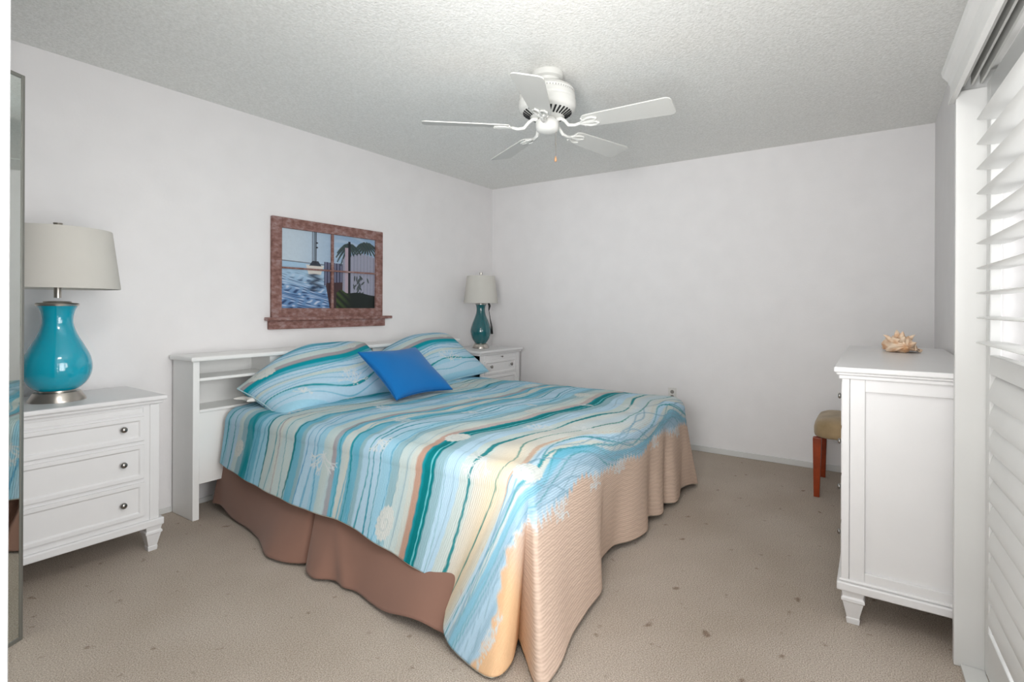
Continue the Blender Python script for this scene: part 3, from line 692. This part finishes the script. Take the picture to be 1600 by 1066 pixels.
# ------------------------------------------------------------------ pillows
def sham_paint(a, b, seed):
    """a across -1..1, b up 0..1"""
    rs = random.Random(seed); ph = rs.uniform(0, 6)
    arch = -.20*a*a+.05*np.sin(a*3+ph)
    x = (1-b)+(-arch if seed % 2 else -arch)*1.0
    x = x*.60
    tab = [(-2, LB2), (.02, MB), (.06, LB), (.12, CR), (.17, TP), (.205, TQ), (.215, (10, 150, 165)), (.25, MB), (.28, LB), (.34, CR), (.37, LB), (.46, LB2), (.50, LB), (.60, LB2)]
    C = soft_table(x, tab)
    for k, (v0, wd, c) in enumerate([(.035,.006,TQ),(.075,.006,(60,150,180)),(.10,.005,TQ),(.265,.005,TQ),(.30,.008,(120,180,205)),(.335,.006,(90,160,195)),(.385,.006,(120,185,205)),(.42,.005,(110,170,200)),(.545,.006,MB)]):
        C = line(C, x, v0+.014*np.sin(a*(3+k*.4)+k), wd, c, .85)
    C = line(C, x, .475+.02*np.sin(a*4+ph), .018*(.8+.3*np.sin(a*9)), (0, 140, 150), .95)
    U_, V_ = a*.47, x
    C = coral(C, U_, V_, .06, .42, .15, -PI/2+.2, seed=seed); C = coral(C, U_, V_, -.30, .50, .06, -1.2, seed=seed+1)
    C = shell_m(C, U_, V_, -.38, .17, .06, .05, .6); C = shell_m(C, U_, V_, .25, .15, .06, .03, 0.)
    return np.clip(C, 0, 1)
def pillow(name, loc, rot, hw, hh, th, m, paint=None, n=150, pinch=.06, sag=0.0, p=.42, dl=0., dr=0.):
    """lies in local x (width) / y (height), thickness along z"""
    a = np.linspace(-1, 1, n+1); A, B = np.meshgrid(a, a, indexing='ij')
    ax = np.sin(A*PI/2); by = np.sin(B*PI/2)
    wx = ax*hw*(1-pinch*(1-by**2)); wy = by*hh*(1-pinch*1.3*(1-ax**2))
    T = th*(np.clip(1-np.abs(ax)**2.6, 0, 1)*np.clip(1-np.abs(by)**2.6, 0, 1))**p
    T = T*(1+.05*np.sin(ax*4+1)*np.cos(by*3)) + .0025
    bend = -sag*ax**2
    dr_ = (dl*np.clip(-ax, 0, 1)**1.6+dr*np.clip(ax, 0, 1)**1.9)*((by+1)/2)**.9
    wy = wy-.655*dr_; bend = bend-.756*dr_
    top = np.stack([wx, wy, T+bend], -1).reshape(-1, 3); bot = np.stack([wx, wy, -T*.8+bend], -1).reshape(-1, 3)
    N1 = n+1; idx = np.arange(N1*N1).reshape(N1, N1)
    f1 = np.stack([idx[:-1, :-1], idx[1:, :-1], idx[1:, 1:], idx[:-1, 1:]], -1).reshape(-1, 4)
    V = np.concatenate([top, bot]); Fc = np.concatenate([f1, f1[:, ::-1]+N1*N1])
    rim = np.concatenate([idx[:, 0], idx[-1, 1:], idx[-2::-1, -1], idx[0, -2::-1]])
    k = np.arange(len(rim)-1); rf = np.stack([rim[k+1], rim[k], rim[k]+N1*N1, rim[k+1]+N1*N1], -1)
    Fc = np.concatenate([Fc, rf])
    uv = np.stack([wx, wy], -1).reshape(-1, 2); uv = np.concatenate([uv, uv])
    if paint: c = paint(ax.ravel(), (by.ravel()+1)/2); c = np.concatenate([c, c])
    else: c = np.ones((len(V), 3))*.8
    o = cloth_object(name, V, Fc, c, uv, m); o.location = loc; o.rotation_euler = rot
    o['rim'] = 0; del o['rim']
    return o, V[rim]
def frame_rot(xv, yv):
    xv = Vector(xv).normalized(); yv = Vector(yv); yv = (yv-xv*yv.dot(xv)).normalized(); zv = xv.cross(yv)
    return Matrix((xv, yv, zv)).transposed().to_euler()
MSHAM = painted('sham_cloth')
def piping(o, rim, m, r=.004, name='piping'):
    return M().tube([tuple(p) for p in rim[::3]], r, 6).build(name, m, o, smooth='all')
W1 = mat('sham_piping', (176, 206, 214), .8)
# left sham
o, rim = pillow('pillow_sham', (-2.395, -.480, .762), frame_rot((1, .03, .03), (-.02, .62, .50)), .485, .275, .100, MSHAM, lambda a, b: sham_paint(a, b, 3), dl=.215, dr=.03)
tag(o, 'striped blue pillow sham leaning on the headboard, left side, coral print', 'pillow', 'striped shams at the head of the bed'); piping(o, rim, W1)
o, rim = pillow('pillow_sham', (-1.435, -.475, .785), frame_rot((1, .04, .07), (.02, .62, .50)), .465, .275, .100, MSHAM, lambda a, b: sham_paint(a, b, 6), dl=.13, dr=.05)
tag(o, 'striped blue and green pillow sham leaning on the headboard, far right side', 'pillow', 'striped shams at the head of the bed'); piping(o, rim, W1)
o, rim = pillow('sleeping_pillow', (-2.44, -.350, .650), frame_rot((1, 0, 0), (0, 1, .0)), .46, .070, .030, MPILW)
tag(o, 'white pillow mostly hidden behind the left striped sham', 'pillow', 'white pillows behind the shams')
o, rim = pillow('sleeping_pillow', (-1.42, -.350, .650), frame_rot((1, 0, 0), (0, 1, .0)), .46, .070, .030, MPILW)
tag(o, 'white pillow mostly hidden behind the right striped sham', 'pillow', 'white pillows behind the shams')
# blue cushion
c0, c1, c2 = Vector((-2.355, -1.005, .618)), Vector((-1.85, -1.005, .618)), Vector((-2.275, -.665, .878))
cc = (c1+c2)/2+Vector((0.0, 0, .018))
o, rim = pillow('throw_cushion', cc, frame_rot(c1-c0, c2-c0), (c1-c0).length/2, (c2-c0).length/2, .066, MCUSH, pinch=.10)
tag(o, 'square royal blue throw cushion propped against the striped shams', 'cushion'); piping(o, rim, MPIPE, .0045)

# ------------------------------------------------------------------ lamps
def lamp(label, loc, base, body, neck_z, stem, shade, fin, mglass, group):
    r = thing('table_lamp', label, 'lamp', loc, 0, group)
    M().lathe(base, n=48).build('base', MCHROME, r, smooth=True)
    # smooth body profile
    P = np.array(body); q = np.linspace(0, len(P)-1, 60); pr = catmull(P, q)
    M().lathe([(0, pr[0][1])]+[tuple(x) for x in pr]+[(0, pr[-1][1])], n=56).build('glass_body', mglass, r, smooth=True)
    M().lathe(neck_z, n=40).build('neck_cap', MCHROME, r, smooth=True)
    M().lathe(stem, n=20).build('stem', MCHROME, r, smooth=True)
    rb, zb, rt, zt = shade
    s = M().lathe([(rb-.003, zb), (rb, zb), (rb+.001, zb+.004), (rt+.001, zt-.004), (rt, zt), (rt-.003, zt), (rb-.003, zb)], n=72)
    so = s.build('lamp_shade', MSHADE, r, smooth=True)
    mm = M()
    for k in range(3):
        a = 2*PI*k/3+.4; mm.tube([(0, 0, zt-.012), (math.cos(a)*(rt-.004), math.sin(a)*(rt-.004), zt-.008)], .0018, 6)
    mm.build('spider', MCHROME, r)
    M().lathe(fin, n=24).build('finial', MCHROME, r, smooth=True)
    return r
# large turquoise lamp
h0 = .0
lamp('large turquoise glass table lamp with wide linen shade on the left nightstand', (-3.705, -.262, .755),
     [(0, 0), (.106, 0), (.106, .004), (.088, .036), (.086, .040), (.064, .042), (.064, .050), (0, .050)],
     [(.062, .048), (.078, .052), (.104, .076), (.123, .112), (.129, .152), (.121, .200), (.099, .250), (.074, .300), (.060, .342), (.057, .375), (.063, .410), (.073, .433)],
     [(0, .433), (.078, .433), (.080, .441), (.076, .446), (.052, .448), (.050, .454), (0, .456)],
     [(0, .47), (.014, .47), (.0135, .53), (.010, .60), (.004, .78), (0, .78)],
     (.234, .512, .201, .784), [(0, .778), (.006, .780), (.006, .790), (.013, .792), (.018, .814), (0, .816)], MTURQ, 'glass table lamps')
r = lamp('smaller dark teal glass lamp with pale shade in the far corner', (-.518, -.25, .802),
     [(0, 0), (.078, 0), (.078, .004), (.066, .034), (.062, .038), (.046, .040), (.046, .046), (0, .046)],
     [(.048, .042), (.058, .052), (.082, .090), (.096, .140), (.0955, .180), (.080, .235), (.058, .290), (.045, .330), (.041, .365), (.044, .395), (.050, .412)],
     [(0, .412), (.052, .412), (.053, .420), (.030, .424), (0, .426)],
     [(0, .42), (.020, .42), (.020, .46), (.008, .47), (.004, .70), (0, .70)],
     (.163, .425, .134, .685), [(0, .68), (.006, .682), (.006, .698), (.013, .70), (.014, .718), (0, .72)], MTEAL, 'glass table lamps')
M().tube([(.02, -.03, .45), (.05, -.05, .44), (.06, -.06, .40), (.055, -.055, .355)], [.004, .010, .012, .004], 8).build('switch_cord', MBLACK, r, smooth='all')
M().tube([(.055, -.055, .36), (.068, -.062, .28), (.080, -.070, .20), (.084, -.073, .13)], [.003, .004, .009, .011], 8).build('hanging_tag', MBLACK, r, smooth='all')

# ------------------------------------------------------------------ picture of a harbour seen through an old window sash
pf = thing('framed_picture', 'harbour picture in a weathered reddish window-sash frame above the headboard', 'picture', (-2.028, 0, 1.10))
ox, oz = -2.028, 1.10
def px(x): return x-ox
m = M().box(px(-2.511), px(-2.440), -.030, -.002, 0, .70); m.box(px(-1.616), px(-1.545), -.030, -.002, 0, .70)
m.box(px(-2.440), px(-1.616), -.030, -.002, .628, .70); m.box(px(-2.440), px(-1.616), -.030, -.002, 0, .078)
m.build('frame', MFRAME, pf, bevel=.004)
m = M().box(-.010, .010, -.026, -.004, .078, .628); m.box(px(-2.440), px(-1.616), -.0255, -.004, .350, .362); m.build('muntins', MFRAME, pf, bevel=.002)
M().box(px(-2.552), px(-1.462), -.055, -.002, -.006, .016).build('sill', MFRAME, pf, bevel=.003)
M().box(px(-2.530), px(-1.517), -.028, -.002, -.066, -.006).build('apron', MFRAME, pf, bevel=.003)
def picture():
    nx, nz = 420, 280; x0, x1, z0, z1 = px(-2.440), px(-1.616), .078, .628
    X, Z = np.meshgrid(np.linspace(x0, x1, nx+1), np.linspace(z0, z1, nz+1), indexing='ij')
    a = (X-x0)/(x1-x0); b = (Z-z0)/(z1-z0)
    C = np.zeros(a.shape+(3,))
    sky = sm(b, .5, 1.0)
    C = blend(C, (176, 196, 214), np.ones_like(a)); C = blend(C, (136, 166, 198), sm(a, .1, .8)*.8); C = blend(C, (206, 216, 222), np.exp(-((a-.05)/.3)**2)*.5)
    C = blend(C, (196, 206, 216), .35*np.clip(np.sin(b*60+a*9+3*np.sin(a*7)), 0, 1)*sm(a, .4, .6))
    # water
    hor = .60-.05*a; wat = sm(-(b-hor), 0, .006)
    C = blend(C, (164, 194, 218), wat); C = blend(C, (96, 134, 180), wat*sm(hor-b, .12, .45)*.9)
    rp = np.sin(b*130+a*16+3*np.sin(a*22+b*30))*np.sin(a*38+b*50+2*np.sin(b*40)); C = blend(C, (30, 52, 96), wat*np.clip(rp*1.6-.3, 0, 1)*sm(hor-b, .04, .3)*.85)
    C = blend(C, (206, 216, 232), wat*np.clip(-rp*1.6-.55, 0, 1)*sm(hor-b, .04, .3)*.8)
    C = line(C, b*1.0, hor, .012, (92, 92, 100), .8)
    # sailing boat
    hull = ((b > .44) & (b < .565) & (np.abs(a-.325-.03*(b-.5)) < .06+.25*(b-.44))).astype(float)
    C = blend(C, (214, 210, 204), hull); C = blend(C, (60, 66, 76), ((b > .555) & (b < .62) & (np.abs(a-.33) < .06-.5*(b-.56))).astype(float))
    C = blend(C, (28, 40, 64), wat*((b < .45) & (b > .22)).astype(float)*np.exp(-((a-.33-.03*np.sin(b*70))/.05)**2)*.85)
    for (xa, w_) in ((.318, .004), (.334, .007), (.300, .003)): C = blend(C, (46, 48, 58), ((np.abs(a-xa) < w_) & (b > .58)).astype(float)*.9)
    for zz in (.80, .86): C = blend(C, (46, 48, 58), ((np.abs(a-.345) < .012) & (np.abs(b-zz) < .01)).astype(float))
    # far pier and bank
    pier = ((a > .42) & (a < .62) & (b < .62-.05*(a-.42)) & (b > .30)).astype(float)
    C = blend(C, (72, 74, 96), pier); C = blend(C, (138, 140, 164), pier*np.clip(np.sin(a*190), 0, 1)*.8)
    bank = ((a > .42+.0*b) & (b < .34+.1*(a-.45)) & (a > .44+.22*(.30-b)*np.sign(.30-b)*.6)).astype(float)
    C = blend(C, (66, 48, 52), bank)
    # palm tree foliage and trunk
    pal = np.zeros_like(a)
    for (cx_, cz_, sc) in ((.70, .86, .15), (.90, .90, .17), (.80, .76, .08)):
        for k in range(15):
            th = 2*PI*k/15+.3*cx_; t = np.linspace(0, 1, 22)
            fx = cx_+sc*t*np.cos(th); fz = cz_+sc*1.2*t*np.sin(th)*.8-.16*t*t
            for qx, qz, tt in zip(fx, fz, t):
                pal = np.maximum(pal, 1-sm(np.hypot((a-qx)*1.5+(b-qz)*.4, b-qz)/(.024*(1-.5*tt)), .6, 1.15))
    C = blend(C, (30, 40, 38), pal*.92); C = blend(C, (70, 92, 66), pal*np.clip(np.sin(a*160+b*90), 0, 1)*.5)
    # picket fence
    top = .70+.035*np.abs(np.sin(a*80))+.05*np.sin(a*9)
    fen = ((a > .62) & (b < top) & (b > .14)).astype(float)
    C = blend(C, (150, 152, 170), fen); C = blend(C, (84, 86, 108), fen*(np.abs(np.sin(a*80+1.57)) > .93)); C = blend(C, (200, 200, 212), fen*np.clip(np.sin(a*160+2), 0, 1)*.35)
    C = blend(C, (176, 158, 170), ((np.abs(a-.665) < .018) & (b < .84) & (b > .2)).astype(float)); C = blend(C, (28, 30, 40), ((np.abs(a-.695) < .014) & (b < .93) & (b > .2)).astype(float))
    rs = random.Random(11); bush = np.zeros_like(a)
    for k in range(26):
        ca_, cb_ = rs.gauss(.80, .035), rs.uniform(.16, .44); an = rs.uniform(.6, 2.5); x_ = (a-ca_)*1.5; y_ = b-cb_
        bush = np.maximum(bush, 1-sm(np.hypot((x_*math.cos(an)+y_*math.sin(an))/.045, (-x_*math.sin(an)+y_*math.cos(an))/.014), .7, 1.1))
    C = blend(C, (34, 52, 44), bush*.85)
    gr = ((a > .55) & (b < .20-.02*np.sin(a*14)+.07*np.exp(-((a-.6)/.05)**2))).astype(float)
    C = blend(C, (28, 36, 34), gr); C = blend(C, (66, 84, 44), gr*sm(-a, -.74, -.56)*(.5+.5*np.sin(a*70+b*60)))
    V = np.stack([X, np.full_like(X, -.012), Z], -1).reshape(-1, 3)
    i = np.arange((nx+1)*(nz+1)).reshape(nx+1, nz+1)
    o = cloth_object('print', V, np.stack([i[:-1, :-1], i[1:, :-1], i[1:, 1:], i[:-1, 1:]], -1).reshape(-1, 4), np.clip(C.reshape(-1, 3), 0, 1), np.stack([a, b], -1).reshape(-1, 2), painted('picture_print', rough=.35, spec=.3))
    o.parent = pf
picture()

# ------------------------------------------------------------------ mirror
mi = thing('standing_mirror', 'tall narrow full-length mirror in a thin grey frame at the left edge', 'mirror', (-3.962, -.853, 0), math.radians(30))
mw, mh = .44, 2.008
m = M().box(-.012, 0, -.007, .010, .0, mh); m.box(-mw, -mw+.012, -.007, .010, .0, mh); m.box(-mw+.012, -.012, -.007, .010, mh-.014, mh); m.box(-mw+.012, -.012, -.007, .010, 0, .014)
m.build('frame', MGREY, mi, bevel=.002)
M().box(-mw+.012, -.012, -.004, .004, .014, mh-.014).build('mirror_glass', MMIRROR, mi)

# ------------------------------------------------------------------ ceiling fan
fx, fy, fz = -2.094, -1.912, 2.178
fan = thing('ceiling_fan', 'white five-blade ceiling fan with pull chain mounted on the ceiling', 'ceiling fan', (fx, fy, H))
Z = lambda z: z-H
M().lathe([(0, Z(2.44)), (.084, Z(2.44)), (.086, Z(2.43)), (.082, Z(2.412)), (.066, Z(2.404)), (.062, Z(2.39)), (.060, Z(2.372)), (0, Z(2.372))], n=48).build('canopy', MFAN, fan, smooth=True)
M().lathe([(0, Z(2.376)), (.07, Z(2.376)), (.112, Z(2.368)), (.138, Z(2.352)), (.146, Z(2.338)), (.143, Z(2.334)), (.143, Z(2.324)), (.148, Z(2.320)), (.150, Z(2.30)), (.147, Z(2.296)), (.147, Z(2.290)), (.152, Z(2.286)), (.154, Z(2.262)), (.148, Z(2.242)), (.138, Z(2.234)), (.075, Z(2.198)), (.065, Z(2.196)), (0, Z(2.196))], n=64).build('motor_housing', MFAN, fan, smooth=True)
m = M()
for k in range(32):     # radial vent slots on the cone and a ring of small holes
    a = 2*PI*(k+.5)/32
    c, s_ = math.cos(a), math.sin(a)
    def P(r, w, z): return (r*c-w*s_, r*s_+w*c, z)
    r1, r2 = .092, .130; z1, z2 = Z(2.2055), Z(2.2275); e = -.0022
    vs = [P(r1, -.0038, z1+e), P(r2, -.0052, z2+e), P(r2, .0052, z2+e), P(r1, .0038, z1+e), P(r1, -.0038, z1+.004), P(r2, -.0052, z2+.004), P(r2, .0052, z2+.004), P(r1, .0038, z1+.004)]
    m.add(vs, [(0,1,2,3),(4,7,6,5),(0,4,5,1),(1,5,6,2),(2,6,7,3),(3,7,4,0)])
v = m.build('vent_slots', MVENT, fan)
m = M()
for k in range(60):
    a = 2*PI*k/60; m.add([(math.cos(a+d)*.1441, math.sin(a+d)*.1441, Z(z)) for d, z in ((-.014, 2.325), (.014, 2.325), (.014, 2.333), (-.014, 2.333))], [(0, 1, 2, 3)])
m.build('vent_ring', mat('vent_ring_grey', (150, 150, 146), .7), fan)
M().lathe([(0, Z(2.198)), (.048, Z(2.198)), (.050, Z(2.188)), (.060, Z(2.184)), (.062, Z(2.176)), (.062, Z(2.150)), (.056, Z(2.134)), (.040, Z(2.124)), (.018, Z(2.119)), (0, Z(2.118))], n=48).build('switch_housing', MFAN, fan, smooth=True)
ch = M().tube([(.022, -.040, Z(2.14)), (.022, -.040, Z(1.995))], .0016, 6).build('pull_chain', MCHROME, fan)
M().lathe([(0, Z(1.998)), (.003, Z(1.996)), (.007, Z(1.982)), (.007, Z(1.972)), (0, Z(1.966))], (.022, -.040, 0), 14).build('pull_knob', MPWOOD, ch, smooth=True)
M().lathe([(0, Z(2.075)), (.004, Z(2.070)), (.004, Z(2.058)), (0, Z(2.054))], (.022, -.040, 0), 10).build('chain_joint', MCHROME, ch, smooth=True)
BZ = Z(fz)
def blade_mesh():
    m = M(); n = 10; out = []
    r0, r1, w0, w1, c = .205, .662, .055, .0745, .028
    top = [(r0, w0*.75), (r0+.012, w0*.92), (r0+.03, w0)]
    for k in range(n+1):
        a = PI/2*k/n; top.append((r1-c+c*math.sin(a), w1-c+c*math.cos(a)))
    poly = top+[(x, -y) for x, y in reversed(top)]
    return m.prism(poly, -.003, .003)
for k, deg in enumerate((58, 130.3, 203, 275.3, 348)):
    a = math.radians(deg); ca, sa = math.cos(a), math.sin(a); pt = math.radians(-12.5)
    def xf(p, ca=ca, sa=sa):
        y = p.y*math.cos(pt)-p.z*math.sin(pt); z = p.y*math.sin(pt)+p.z*math.cos(pt)
        return Vector((p.x*ca-y*sa, p.x*sa+y*ca, z+BZ-.026))
    b = blade_mesh().xf(xf).build('blade', MBLADE, fan, bevel=.0015)
    m = M()
    m.tube([(.052, 0, .038), (.080, 0, .038), (.102, 0, .020), (.125, 0, -.008), (.160, 0, -.014), (.190, 0, -.008)], [.010, .010, .009, .009, .008, .008], 8)
    for s in (-1, 1):
        m.tube([(.185, 0, -.008), (.205, s*.018, -.008), (.235, s*.034, -.008), (.262, s*.036, -.008), (.282, s*.022, -.008), (.268, s*.006, -.008), (.235, s*.003, -.008), (.195, 0, -.008)], .0055, 6)
    m.box(.20, .215, -.006, .006, -.006, -.002)
    m.tube([(.205, -.036, -.006), (.205, .036, -.006)], .0045, 6)
    m.xf(xf).build('blade_bracket', MFAN, b, smooth=True)
